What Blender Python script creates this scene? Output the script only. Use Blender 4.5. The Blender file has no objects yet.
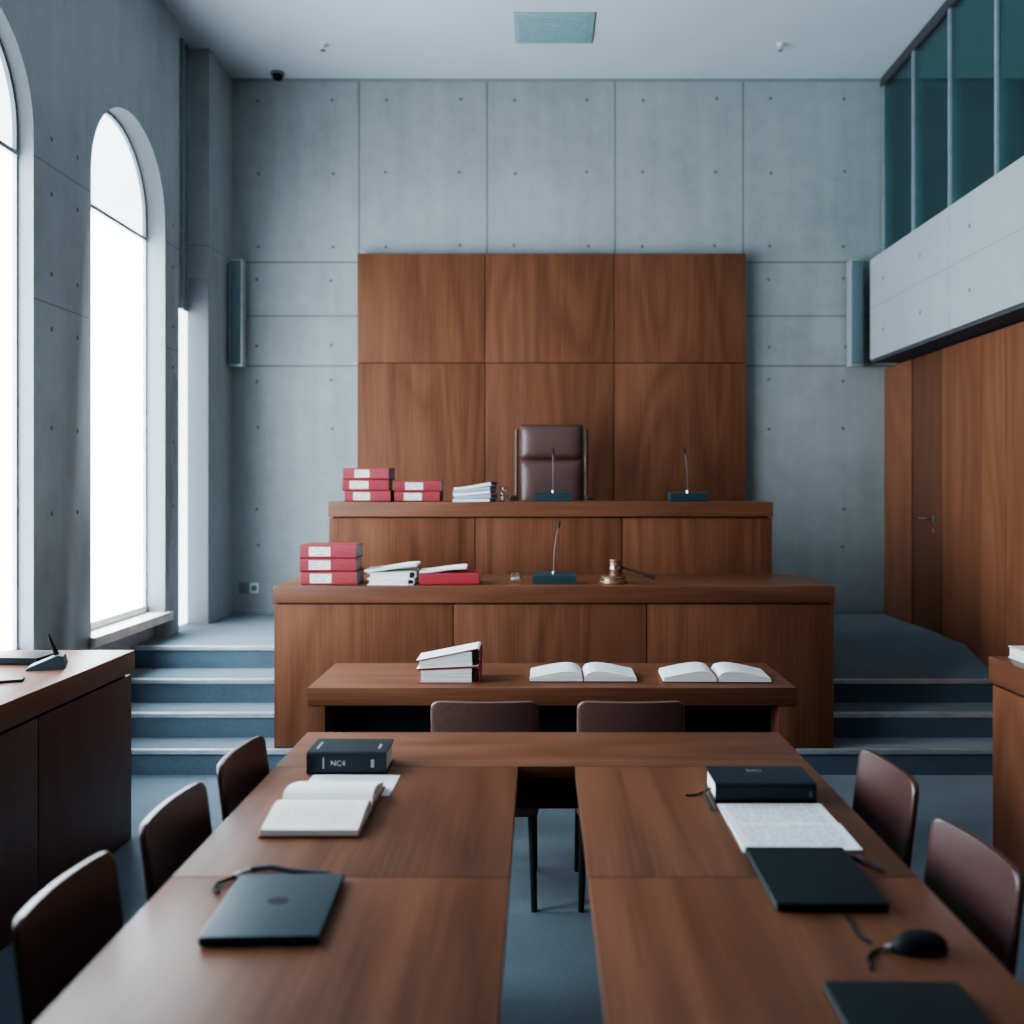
import bpy, bmesh, math, random
from mathutils import Vector, Matrix
random.seed(7)
scene = bpy.context.scene
COL = scene.collection
R = math.radians

# ------------------------------------------------------------------ materials
def new_mat(name):
    m = bpy.data.materials.new(name); m.use_nodes = True
    nt = m.node_tree
    for n in list(nt.nodes): nt.nodes.remove(n)
    out = nt.nodes.new('ShaderNodeOutputMaterial')
    bs = nt.nodes.new('ShaderNodeBsdfPrincipled')
    nt.links.new(bs.outputs[0], out.inputs[0])
    return m, nt, bs

def nd(nt, typ, **kw):
    n = nt.nodes.new(typ)
    for k, v in kw.items(): setattr(n, k, v)
    return n

def setv(nt, sock, v):
    if isinstance(v, bpy.types.NodeSocket): nt.links.new(v, sock)
    else: sock.default_value = v

def mth(nt, op, a, b=None, c=None, clamp=False):
    n = nd(nt, 'ShaderNodeMath', operation=op, use_clamp=clamp)
    setv(nt, n.inputs[0], a)
    if b is not None: setv(nt, n.inputs[1], b)
    if c is not None: setv(nt, n.inputs[2], c)
    return n.outputs[0]

def mixc(nt, fac, a, b, blend='MIX'):
    n = nd(nt, 'ShaderNodeMix', data_type='RGBA', blend_type=blend)
    setv(nt, n.inputs[0], fac)
    setv(nt, n.inputs[6], a if isinstance(a, bpy.types.NodeSocket) else (*a, 1))
    setv(nt, n.inputs[7], b if isinstance(b, bpy.types.NodeSocket) else (*b, 1))
    return n.outputs[2]

def objcoord(nt, rnd=True):
    tc = nd(nt, 'ShaderNodeTexCoord')
    v = tc.outputs['Object']
    if rnd:
        oi = nd(nt, 'ShaderNodeObjectInfo')
        vm = nd(nt, 'ShaderNodeVectorMath', operation='SCALE')
        vm.inputs[0].default_value = (17.3, 11.1, 23.7)
        nt.links.new(oi.outputs['Random'], vm.inputs['Scale'])
        ad = nd(nt, 'ShaderNodeVectorMath', operation='ADD')
        nt.links.new(v, ad.inputs[0]); nt.links.new(vm.outputs[0], ad.inputs[1])
        v = ad.outputs[0]
    return v

def noise(nt, vec, scale, detail=3, rough=.5, dist=0, vscale=None):
    if vscale:
        mp = nd(nt, 'ShaderNodeMapping'); mp.inputs['Scale'].default_value = vscale
        nt.links.new(vec, mp.inputs[0]); vec = mp.outputs[0]
    n = nd(nt, 'ShaderNodeTexNoise')
    n.inputs['Scale'].default_value = scale; n.inputs['Detail'].default_value = detail
    n.inputs['Roughness'].default_value = rough; n.inputs['Distortion'].default_value = dist
    nt.links.new(vec, n.inputs['Vector'])
    return n.outputs[0]

def ramp(nt, f, stops):
    r = nd(nt, 'ShaderNodeValToRGB')
    el = r.color_ramp.elements
    while len(el) < len(stops): el.new(.5)
    for e, (p, c) in zip(el, stops): e.position = p; e.color = (*c, 1)
    nt.links.new(f, r.inputs[0])
    return r.outputs[0]

def bump(nt, bs, h, strength=.2, dist=.01):
    b = nd(nt, 'ShaderNodeBump'); b.inputs['Strength'].default_value = strength; b.inputs['Distance'].default_value = dist
    nt.links.new(h, b.inputs['Height']); nt.links.new(b.outputs[0], bs.inputs['Normal'])

def wood(name, along, dark, mid, light, rough=.38, contrast=1.0, spec=.5, plank=0):
    m, nt, bs = new_mat(name)
    v = objcoord(nt)
    s = [1, 1, 1]; s['XYZ'.index(along)] = .16
    big = noise(nt, v, 2.2, 1, .4, .25, tuple(s))
    cont = mth(nt, 'PINGPONG', mth(nt, 'MULTIPLY', big, 16.0), 1.0)
    s2 = [110, 110, 110]; s2['XYZ'.index(along)] = 2.6
    fine = noise(nt, v, 1.0, 3, .6, 0, tuple(s2))
    s3 = [16, 16, 16]; s3['XYZ'.index(along)] = .4
    band = noise(nt, v, 1.0, 2, .5, 0, tuple(s3))
    f = mth(nt, 'ADD', mth(nt, 'MULTIPLY', cont, .15*contrast), mth(nt, 'MULTIPLY', fine, .42*contrast))
    f = mth(nt, 'ADD', f, mth(nt, 'MULTIPLY', band, .30))
    f = mth(nt, 'ADD', f, .5-.5*(.15*contrast+.42*contrast+.30))
    if plank:
        oi = nd(nt, 'ShaderNodeObjectInfo')
        f = mth(nt, 'ADD', f, mth(nt, 'MULTIPLY', mth(nt, 'SUBTRACT', oi.outputs['Random'], .5), plank))
    c = ramp(nt, f, [(.24, dark), (.50, mid), (.78, light)])
    nt.links.new(c, bs.inputs['Base Color'])
    nt.links.new(mth(nt, 'ADD', mth(nt, 'MULTIPLY', fine, .14), rough-.07), bs.inputs['Roughness'])
    bs.inputs['Specular IOR Level'].default_value = spec
    bump(nt, bs, fine, .06, .004)
    return m

def concrete(name, base, joints=(), jw=.006, streak='Z', var=.16, jdark=.55):
    m, nt, bs = new_mat(name)
    v = objcoord(nt, False)
    n1 = noise(nt, v, 1.1, 4, .6)
    n2 = noise(nt, v, 7, 4, .65)
    n3 = noise(nt, v, 2.0, 3, .6, 0, (3, 3, .25))
    n4 = noise(nt, v, 70, 2, .6)
    f = mth(nt, 'ADD', mth(nt, 'MULTIPLY', n1, .4), mth(nt, 'MULTIPLY', n2, .25))
    f = mth(nt, 'ADD', f, mth(nt, 'MULTIPLY', n3, .3))
    f = mth(nt, 'ADD', f, mth(nt, 'MULTIPLY', n4, .05))
    lo = tuple(b*(1-var*1.6) for b in base); hi = tuple(b*(1+var*1.3) for b in base)
    c = ramp(nt, f, [(.3, lo), (.5, base), (.7, hi)])
    mask = None
    sx = nd(nt, 'ShaderNodeSeparateXYZ'); nt.links.new(v, sx.inputs[0])
    for ax, pos, rng in joints:
        k = mth(nt, 'COMPARE', sx.outputs['XYZ'.index(ax)], pos, jw)
        if rng:
            a2, lo2, hi2 = rng
            o = sx.outputs['XYZ'.index(a2)]
            k = mth(nt, 'MULTIPLY', k, mth(nt, 'MULTIPLY', mth(nt, 'GREATER_THAN', o, lo2), mth(nt, 'LESS_THAN', o, hi2)))
        mask = k if mask is None else mth(nt, 'MAXIMUM', mask, k)
    h = n2
    if mask is not None:
        c = mixc(nt, mth(nt, 'MULTIPLY', mask, jdark), c, tuple(b*.30 for b in base))
        h = mth(nt, 'SUBTRACT', mth(nt, 'MULTIPLY', n2, .25), mask)
    nt.links.new(c, bs.inputs['Base Color'])
    bs.inputs['Roughness'].default_value = .72
    bs.inputs['Specular IOR Level'].default_value = .3
    bump(nt, bs, h, .25, .006)
    return m

def carpet(name, base):
    m, nt, bs = new_mat(name)
    v = objcoord(nt, False)
    n1 = noise(nt, v, 220, 2, .7); n2 = noise(nt, v, 3, 3, .6); n3 = noise(nt, v, 60, 2, .6)
    f = mth(nt, 'ADD', mth(nt, 'MULTIPLY', n1, .45), mth(nt, 'ADD', mth(nt, 'MULTIPLY', n2, .3), mth(nt, 'MULTIPLY', n3, .25)))
    c = ramp(nt, f, [(.3, tuple(b*.65 for b in base)), (.5, base), (.7, tuple(b*1.35 for b in base))])
    nt.links.new(c, bs.inputs['Base Color'])
    bs.inputs['Roughness'].default_value = .8
    bs.inputs['Specular IOR Level'].default_value = .25
    bs.inputs['Sheen Weight'].default_value = .25
    bs.inputs['Sheen Roughness'].default_value = .5
    bump(nt, bs, n1, .3, .004)
    return m

def plain(name, col, rough=.5, metal=0, spec=.5, nscale=40, nvar=.12, bmp=0, coat=0):
    m, nt, bs = new_mat(name)
    v = objcoord(nt)
    n = noise(nt, v, nscale, 3, .6)
    c = ramp(nt, n, [(.3, tuple(b*(1-nvar) for b in col)), (.7, tuple(min(1, b*(1+nvar)) for b in col))])
    nt.links.new(c, bs.inputs['Base Color'])
    bs.inputs['Roughness'].default_value = rough; bs.inputs['Metallic'].default_value = metal
    bs.inputs['Specular IOR Level'].default_value = spec
    bs.inputs['Coat Weight'].default_value = coat
    if bmp: bump(nt, bs, n, bmp, .003)
    return m

def printed(name, paper, ink, x0, x1, y0, y1, gap=.009, along='X', absx=False):
    """paper with faint lines of print; lines run along `along`"""
    m, nt, bs = new_mat(name)
    tc = nd(nt, 'ShaderNodeTexCoord'); v = tc.outputs['Object']
    sx = nd(nt, 'ShaderNodeSeparateXYZ'); nt.links.new(v, sx.inputs[0])
    a, b = (sx.outputs[0], sx.outputs[1]) if along == 'X' else (sx.outputs[1], sx.outputs[0])
    line = mth(nt, 'LESS_THAN', mth(nt, 'FRACT', mth(nt, 'DIVIDE', b, gap)), .5)
    sc = (90, 1/gap, 1) if along == 'X' else (1/gap, 90, 1)
    w = noise(nt, v, 1.0, 1, .5, 0, sc)
    word = mth(nt, 'GREATER_THAN', w, .46)
    xx = mth(nt, 'ABSOLUTE', sx.outputs[0]) if absx else sx.outputs[0]
    mk = mth(nt, 'MULTIPLY', mth(nt, 'GREATER_THAN', xx, x0), mth(nt, 'LESS_THAN', xx, x1))
    mk = mth(nt, 'MULTIPLY', mk, mth(nt, 'MULTIPLY', mth(nt, 'GREATER_THAN', sx.outputs[1], y0), mth(nt, 'LESS_THAN', sx.outputs[1], y1)))
    k = mth(nt, 'MULTIPLY', mth(nt, 'MULTIPLY', line, word), mk)
    c = mixc(nt, mth(nt, 'MULTIPLY', k, .75), paper, ink)
    nt.links.new(c, bs.inputs['Base Color'])
    bs.inputs['Roughness'].default_value = .65; bs.inputs['Specular IOR Level'].default_value = .3
    return m

def leaves(name, col, axis='Z', dens=260):
    """edge of a block of paper: thin lines of stacked sheets"""
    m, nt, bs = new_mat(name)
    v = objcoord(nt)
    s = [4, 4, 4]; s['XYZ'.index(axis)] = dens
    n = noise(nt, v, 1.0, 2, .6, 0, tuple(s))
    c = ramp(nt, n, [(.3, tuple(b*.72 for b in col)), (.65, col)])
    nt.links.new(c, bs.inputs['Base Color']); bs.inputs['Roughness'].default_value = .8
    bs.inputs['Specular IOR Level'].default_value = .2
    return m

def daylight(name, col, strength):
    m, nt, bs = new_mat(name)
    v = objcoord(nt, False)
    n = noise(nt, v, 1.5, 2, .5)
    c = ramp(nt, n, [(.3, tuple(b*.93 for b in col)), (.7, col)])
    nt.links.new(c, bs.inputs['Emission Color'])
    bs.inputs['Emission Strength'].default_value = strength
    bs.inputs['Base Color'].default_value = (.7, .75, .8, 1); bs.inputs['Roughness'].default_value = .3
    return m

def tinted_glass(name, tint, gl=.12):
    m, nt, bs = new_mat(name)
    nt.nodes.remove(bs)
    out = [n for n in nt.nodes if n.type == 'OUTPUT_MATERIAL'][0]
    tr = nd(nt, 'ShaderNodeBsdfTransparent'); tr.inputs[0].default_value = (*tint, 1)
    gs = nd(nt, 'ShaderNodeBsdfGlossy'); gs.inputs['Roughness'].default_value = .04
    gs.inputs[0].default_value = (.75, .92, .95, 1)
    fr = nd(nt, 'ShaderNodeFresnel'); fr.inputs[0].default_value = 1.45
    mx = nd(nt, 'ShaderNodeMixShader')
    nt.links.new(mth(nt, 'ADD', mth(nt, 'MULTIPLY', fr.outputs[0], .8), gl, clamp=True), mx.inputs[0])
    nt.links.new(tr.outputs[0], mx.inputs[1]); nt.links.new(gs.outputs[0], mx.inputs[2])
    nt.links.new(mx.outputs[0], out.inputs[0])
    return m

def clear_glass(name):
    m, nt, bs = new_mat(name)
    v = objcoord(nt)
    bs.inputs['Base Color'].default_value = (.93, .97, .95, 1)
    bs.inputs['Transmission Weight'].default_value = 1.0
    bs.inputs['IOR'].default_value = 1.45
    n = noise(nt, v, 30, 1)
    nt.links.new(mth(nt, 'MULTIPLY', n, .05), bs.inputs['Roughness'])
    return m

D_, M_, L_ = (.082, .033, .019), (.150, .061, .033), (.220, .098, .056)
def sc3(c, k): return tuple(x*k for x in c)
W = {}
for ax in 'XYZ':
    W[ax] = wood('walnut_'+ax.lower(), ax, D_, M_, L_, .42, 1.0, .26)
W['panelZ'] = wood('walnut_panel', 'Z', sc3(D_, .98), sc3(M_, .98), sc3(L_, .96), .55, 1.0, .12)
W['benchZ'] = wood('walnut_bench_front', 'Z', sc3(D_, .95), sc3(M_, 1.0), sc3(L_, 1.0), .55, 1.0, .12)
W['wallZ'] = wood('walnut_wall_boards', 'Z', sc3(D_, 1.05), (.17, .066, .034), (.26, .11, .06), .5, .8, .3, .28)
W['tableY'] = wood('walnut_tabletop_long', 'Y', sc3(D_, .95), M_, L_, .39, 1.25, .22)
W['tableX'] = wood('walnut_tabletop_cross', 'X', sc3(D_, .95), M_, L_, .39, 1.25, .22)
W['deskshadeZ'] = wood('shaded_walnut_desk_front', 'Z', (.055, .029, .026), (.088, .047, .040), (.120, .066, .055), .5, .8, .35)  # walnut darkened: backlit shade of the left desk front put into its colour
DARKWOOD = plain('shadow_gap', (.018, .010, .008), .7)
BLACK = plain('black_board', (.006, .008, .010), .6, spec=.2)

XB = [-1.471, -.431, .609, 1.650]
bj = [('X', x, ('Z', 3.41, 5)) for x in XB] + [('Z', 3.41, ('X', 1.65, 3)), ('Z', 2.973, ('X', 1.65, 3)), ('Z', 2.567, ('X', 1.65, 3)),
      ('Z', 3.41, ('X', -3, -1.47)), ('Z', 2.973, ('X', -3, -1.47)), ('Z', 2.567, ('X', -3, -1.47)),
      ('X', -1.471, ('Z', 0, 3.41)), ('X', 1.65, ('Z', 0, 3.41))]
CB = (.308, .345, .343)
CONC_BACK = concrete('concrete_back', CB, bj, jw=.0075, jdark=.65)
CONC_LEFT = concrete('concrete_left', (.36, .405, .42), [('Z', 3.275, None), ('Z', 2.55, None), ('Y', 5.13, ('Z', 4.2, 5))], jw=.005, jdark=.45)
CONC_REVEAL_DIM = concrete('concrete_reveal_dimmed', (.155, .175, .185), var=.08)  # wall concrete darkened on the reveals, to tone down the pane light there
CONC_PIER = concrete('concrete_pier', (.36, .40, .41), [('Z', 3.41, None)], jw=.004)
CONC_BALC = concrete('concrete_balcony', (.345, .378, .39), [('Z', 2.985, None), ('Y', 6.04, None), ('Y', 4.3, None), ('Y', 2.6, None)], jw=.005, var=.08, jdark=.28)
HOLE = plain('tie_hole', (.15, .165, .17), .9)
PAINT_CEIL = plain('ceiling_paint', (.52, .585, .62), .85, spec=.2, nscale=2, nvar=.03)
LIT_PANEL = plain('lit_pier_panel', (.27, .29, .305), .6, nscale=3, nvar=.03)
CARPET = carpet('blue_grey_carpet', (.085, .132, .170))
NECK = plain('dark_gooseneck', (.10, .105, .11), .4, .6)
NOSE = plain('step_nosing_metal', (.62, .68, .72), .35, .55, nscale=12)
FRAME = plain('window_frame_metal', (.26, .31, .34), .5, .3, nscale=20)
FRAME_L = plain('light_frame_metal', (.60, .65, .68), .5, .1, nscale=20)
SILL = plain('window_sill_stone', (.62, .57, .52), .5, nscale=10)
PANE = daylight('daylit_frosted_pane', (.80, .915, 1.0), 18.0)
PANE_TOP = daylight('daylit_lunette_pane', (.80, .91, 1.0), 3.6)
SOFFIT = plain('soffit_board', (.06, .062, .07), .8, spec=.2)
TEAL = plain('gallery_teal', (.12, .175, .18), .8, nscale=3)
GLASS_G = tinted_glass('teal_tinted_glass', (.66, .77, .76), .035)
ALU = plain('aluminium', (.60, .64, .66), .38, .7, nscale=15)
GRILLE = plain('speaker_grille', (.135, .19, .225), .6, .2, nscale=300, nvar=.35)
LEATHER = plain('brown_leather', (.058, .026, .024), .36, spec=.55, nscale=90, nvar=.15, bmp=.06)
LEATHER2 = plain('worn_brown_leather', (.088, .044, .040), .42, spec=.5, nscale=70, nvar=.16, bmp=.08)
LEATHER_LIT = plain('lit_brown_leather', (.135, .072, .066), .42, spec=.5, nscale=70, nvar=.12, bmp=.06)  # lighter copy of the chair leather, brighter lighting put into its colour
LEATHER_R = plain('red_brown_leather', (.078, .033, .031), .33, spec=.6, nscale=90, nvar=.15, bmp=.06)
CHAIRLEG = plain('dark_chair_leg', (.014, .012, .012), .4, spec=.5)
RAIL = plain('bronze_rail', (.075, .052, .042), .4, .5)
CHROME = plain('steel', (.62, .62, .62), .25, 1.0)
REDC = plain('red_cloth_cover', (.28, .027, .040), .55, nscale=160, nvar=.12, bmp=.05)
REDB = plain('bright_red_cover', (.30, .022, .034), .5, nscale=160, nvar=.1)
MAROON = plain('maroon_cover', (.12, .022, .025), .5)
GREYP = leaves('grey_page_edges', (.46, .47, .47))
DARKP = leaves('dark_page_edges', (.06, .06, .065))
WHITEP = leaves('white_page_edges', (.86, .87, .86))
CREAMP = leaves('cream_page_edges', (.86, .83, .76))
PAPER = plain('white_paper', (.86, .88, .90), .65, spec=.25, nscale=6, nvar=.03)
BLUEP = plain('pale_blue_folder', (.36, .47, .60), .6, nscale=20, nvar=.06)
LABELP = plain('label_paper', (.72, .72, .69), .6, nscale=30, nvar=.05)
INK = plain('grey_ink', (.20, .20, .21), .7)
INKL = plain('light_lettering', (.50, .52, .52), .5)
INKD = plain('dim_grey_lettering', (.30, .32, .33), .5)
NAVY = plain('black_book_cloth', (.010, .022, .031), .45, spec=.35, nscale=160, nvar=.2, bmp=.04)
LAPTOP = plain('dark_laptop_shell', (.026, .052, .068), .40, .25, nscale=60, nvar=.06)
LAPTOP_K = plain('black_laptop_shell', (.007, .014, .018), .48, .1, spec=.3, nscale=60, nvar=.06)
RUBBER = plain('black_plastic', (.006, .009, .011), .6, spec=.22, nscale=80)
TEALP = plain('dark_teal_plastic', (.012, .034, .043), .5, nscale=80)
BRASS = plain('polished_brown_wood', (.20, .105, .055), .25, .15, nscale=40, coat=.6)
GAVELD = plain('dark_gavel_wood', (.055, .028, .018), .3, nscale=40, coat=.4)
GLASS = clear_glass('clear_glass')
WHITEPL = plain('white_plastic', (.70, .73, .74), .45)
GREYPL = plain('grey_plastic', (.16, .19, .20), .5)
VENT = plain('vent_teal_grey', (.24, .37, .41), .6, nscale=30)
PRINT_BOOK = printed('printed_book_page', (.84, .87, .90), (.50, .55, .60), .028, .185, -.085, .085, .008, 'X', True)
PRINT_LEFT = printed('printed_cream_page', (.88, .87, .83), (.66, .66, .63), .03, .165, -.09, .09, .008, 'Y', True)
PRINT_DOC = printed('printed_document', (.88, .91, .95), (.30, .36, .45), -.118, .115, -.068, .068, .0125, 'X')
PRINT_SHEET = printed('printed_sheet', (.84, .87, .92), (.58, .62, .70), -.09, .10, -.07, .07, .010, 'X')

# ------------------------------------------------------------------ mesh builder
class MB:
    def __init__(s): s.bm = bmesh.new()
    def _mark(s): return set(s.bm.faces)
    def _end(s, before, mi):
        if mi:
            for f in s.bm.faces:
                if f not in before: f.material_index = mi
        return s
    def box(s, x0, x1, y0, y1, z0, z1, b=0, mi=0, seg=2, M=None):
        bf = s._mark()
        mat = Matrix.Translation(((x0+x1)/2, (y0+y1)/2, (z0+z1)/2)) @ Matrix.Diagonal((x1-x0, y1-y0, z1-z0, 1))
        if M is not None: mat = M @ mat
        r = bmesh.ops.create_cube(s.bm, size=1, matrix=mat)
        if b:
            es = list({e for v in r['verts'] for e in v.link_edges})
            bmesh.ops.bevel(s.bm, geom=es, offset=b, segments=seg, affect='EDGES', profile=.6)
        return s._end(bf, mi)
    def prism(s, pts, axis, c0, c1, mi=0, topmi=None):
        bf = s._mark()
        def P(a, b, c): return {'X': (c, a, b), 'Y': (a, c, b), 'Z': (a, b, c)}[axis]
        v0 = [s.bm.verts.new(P(a, b, c0)) for a, b in pts]
        v1 = [s.bm.verts.new(P(a, b, c1)) for a, b in pts]
        n = len(pts); fs = []
        for i in range(n):
            j = (i+1) % n
            fs.append(s.bm.faces.new((v0[i], v0[j], v1[j], v1[i])))
        fs.append(s.bm.faces.new(v0[::-1])); fs.append(s.bm.faces.new(v1))
        bmesh.ops.recalc_face_normals(s.bm, faces=fs)
        s._end(bf, mi)
        if topmi is not None:
            for f in fs:
                f.normal_update()
                if f.normal.z > .35: f.material_index = topmi
        return s
    def tube(s, pts, r, mi=0, n=8, closed=False):
        bf = s._mark()
        pts = [Vector(p) for p in pts]
        rs = r if isinstance(r, (list, tuple)) else [r]*len(pts)
        rings = []
        up = Vector((0, 0, 1))
        for i, p in enumerate(pts):
            d = (pts[min(i+1, len(pts)-1)] - pts[max(i-1, 0)]).normalized()
            a = d.cross(up)
            if a.length < 1e-3: a = d.cross(Vector((1, 0, 0)))
            a.normalize(); b = d.cross(a).normalized()
            rings.append([s.bm.verts.new(p + rs[i]*(math.cos(t)*a + math.sin(t)*b)) for t in [2*math.pi*k/n for k in range(n)]])
        fs = []
        for q in range(len(rings)-1):
            for k in range(n):
                fs.append(s.bm.faces.new((rings[q][k], rings[q][(k+1) % n], rings[q+1][(k+1) % n], rings[q+1][k])))
        fs.append(s.bm.faces.new(rings[0][::-1])); fs.append(s.bm.faces.new(rings[-1]))
        bmesh.ops.recalc_face_normals(s.bm, faces=fs)
        return s._end(bf, mi)
    def lathe(s, prof, n=24, mi=0, M=None):
        """prof: list of (r, z), closed at axis with r=0 ends"""
        bf = s._mark(); rings = []
        M = M or Matrix.Identity(4)
        for r, z in prof:
            if r < 1e-6: rings.append([s.bm.verts.new(M @ Vector((0, 0, z)))])
            else: rings.append([s.bm.verts.new(M @ Vector((r*math.cos(2*math.pi*k/n), r*math.sin(2*math.pi*k/n), z))) for k in range(n)])
        fs = []
        for a, b in zip(rings, rings[1:]):
            for k in range(n):
                j = (k+1) % n
                if len(a) == 1 and len(b) == 1: continue
                if len(a) == 1: fs.append(s.bm.faces.new((a[0], b[j], b[k])))
                elif len(b) == 1: fs.append(s.bm.faces.new((a[k], a[j], b[0])))
                else: fs.append(s.bm.faces.new((a[k], a[j], b[j], b[k])))
        bmesh.ops.recalc_face_normals(s.bm, faces=fs)
        return s._end(bf, mi)
    def shell(s, fn, nu, nv, t, mi=0):
        """closed thick surface: fn(u,v)->(point, normal)"""
        bf = s._mark()
        A = [[None]*(nv+1) for _ in range(nu+1)]; B = [[None]*(nv+1) for _ in range(nu+1)]
        for i in range(nu+1):
            for j in range(nv+1):
                p, nn = fn(i/nu, j/nv)
                A[i][j] = s.bm.verts.new(p + nn*t/2); B[i][j] = s.bm.verts.new(p - nn*t/2)
        fs = []
        for i in range(nu):
            for j in range(nv):
                fs.append(s.bm.faces.new((A[i][j], A[i+1][j], A[i+1][j+1], A[i][j+1])))
                fs.append(s.bm.faces.new((B[i][j], B[i][j+1], B[i+1][j+1], B[i+1][j])))
        for i in range(nu):
            fs.append(s.bm.faces.new((A[i][0], B[i][0], B[i+1][0], A[i+1][0])))
            fs.append(s.bm.faces.new((A[i][nv], A[i+1][nv], B[i+1][nv], B[i][nv])))
        for j in range(nv):
            fs.append(s.bm.faces.new((A[0][j], A[0][j+1], B[0][j+1], B[0][j])))
            fs.append(s.bm.faces.new((A[nu][j], B[nu][j], B[nu][j+1], A[nu][j+1])))
        bmesh.ops.recalc_face_normals(s.bm, faces=fs)
        return s._end(bf, mi)
    def build(s, name, mats, parent=None, loc=None, rz=None, smooth=40, subsurf=0):
        me = bpy.data.meshes.new(name)
        s.bm.normal_update(); s.bm.to_mesh(me); s.bm.free()
        for m in (mats if isinstance(mats, (list, tuple)) else [mats]): me.materials.append(m)
        if smooth:
            me.polygons.foreach_set('use_smooth', [True]*len(me.polygons))
            if not subsurf: me.set_sharp_from_angle(angle=R(smooth))
        o = bpy.data.objects.new(name, me); COL.objects.link(o)
        if parent: o.parent = parent
        if loc: o.location = loc
        if rz is not None: o.rotation_euler = (0, 0, rz)
        if subsurf:
            md = o.modifiers.new('round', 'SUBSURF'); md.levels = subsurf; md.render_levels = subsurf
        return o

def tag(o, label, cat, group=None, kind=None):
    o['label'] = label; o['category'] = cat
    if group: o['group'] = group
    if kind: o['kind'] = kind
    return o

def thing(name, label, cat, loc=(0, 0, 0), rz=0, group=None, kind=None):
    o = bpy.data.objects.new(name, None); COL.objects.link(o)
    o.empty_display_size = .1
    o.location = loc; o.rotation_euler = (0, 0, rz)
    return tag(o, label, cat, group, kind)

def struct(o, label, cat): return tag(o, label, cat, None, 'structure')

def dup(root, loc, rz, label, group=None):
    r = root.copy(); COL.objects.link(r); r.location = loc; r.rotation_euler = (0, 0, rz)
    r['label'] = label
    if group: r['group'] = group
    for ch in list(root.children):
        c = ch.copy(); COL.objects.link(c); c.parent = r
        for g in list(ch.children):
            d = g.copy(); COL.objects.link(d); d.parent = c
    return r

def lettering(text, size, name, mat, parent, loc, rot, depth=.0004):
    cu = bpy.data.curves.new(name, 'FONT'); cu.body = text; cu.size = size; cu.extrude = depth
    cu.align_x = 'CENTER'; cu.align_y = 'CENTER'
    t = bpy.data.objects.new('tmp_text', cu); COL.objects.link(t)
    dg = bpy.context.evaluated_depsgraph_get()
    me = bpy.data.meshes.new_from_object(t.evaluated_get(dg))
    bpy.data.objects.remove(t)
    me.name = name; me.materials.clear(); me.materials.append(mat)
    o = bpy.data.objects.new(name, me); COL.objects.link(o)
    o.parent = parent; o.location = loc; o.rotation_euler = rot
    return o

# ------------------------------------------------------------------ camera
cam = bpy.data.cameras.new('camera'); co = bpy.data.objects.new('camera', cam); COL.objects.link(co)
co.location = (0, 0, 1.6); co.rotation_euler = (R(90), 0, 0)
cam.sensor_width = 36; cam.lens = 950/1024*36
cam.shift_x = -28/1024; cam.shift_y = -27/1024
cam.clip_start = .05
cam.dof.use_dof = True; cam.dof.focus_distance = 3.9; cam.dof.aperture_fstop = 1.75
scene.camera = co

# ------------------------------------------------------------------ setting
XL, XR, YB, ZC, ZP = -2.57, 2.795, 7.72, 4.90, .552
struct(MB().box(-3.1, 3.05, -2.2, 5.24, -.1, 0).build('floor', CARPET), 'dark blue grey carpet floor of the courtroom', 'floor')
struct(MB().box(-3.1, 5.2, -2.2, YB+.2, ZC, ZC+.12).build('ceiling', PAINT_CEIL), 'plain pale blue grey ceiling', 'ceiling')

# back wall with tie holes
mb = MB().box(-3.1, 3.05, YB, YB+.2, 0, ZC)
rows = [4.73, 4.14, 3.54, 3.27, 2.73, 2.45, 2.06, 1.41, 1.10]
cols = []
for a, b in zip([-2.511]+XB, XB+[2.69]): cols += [a+.22, a+.82]
for x in cols:
    for z in rows:
        if -1.47 < x < 1.65 and z < 3.46: continue
        dx, dz = random.uniform(-.012, .012), random.uniform(-.012, .012)
        mb.lathe([(0, .0015), (.009, .0015), (.014, .0)], 12, 1, Matrix.Translation((x+dx, YB, z+dz)) @ Matrix.Rotation(R(90), 4, 'X'))
struct(mb.build('wall_back', [CONC_BACK, HOLE]), 'tall bare concrete back wall with panel joints and tie holes', 'wall')
struct(MB().box(-2.5, 2.79, YB-.012, YB, ZC-.022, ZC).build('trim_1', FRAME), 'dark shadow strip along the top of the back wall', 'trim')
struct(MB().box(-2.5, -1.48, YB-.012, YB, ZP, ZP+.035).box(1.66, 2.79, YB-.012, YB, ZP, ZP+.035).build('baseboard_back', FRAME), 'low grey skirting along the foot of the back wall', 'baseboard')

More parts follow.
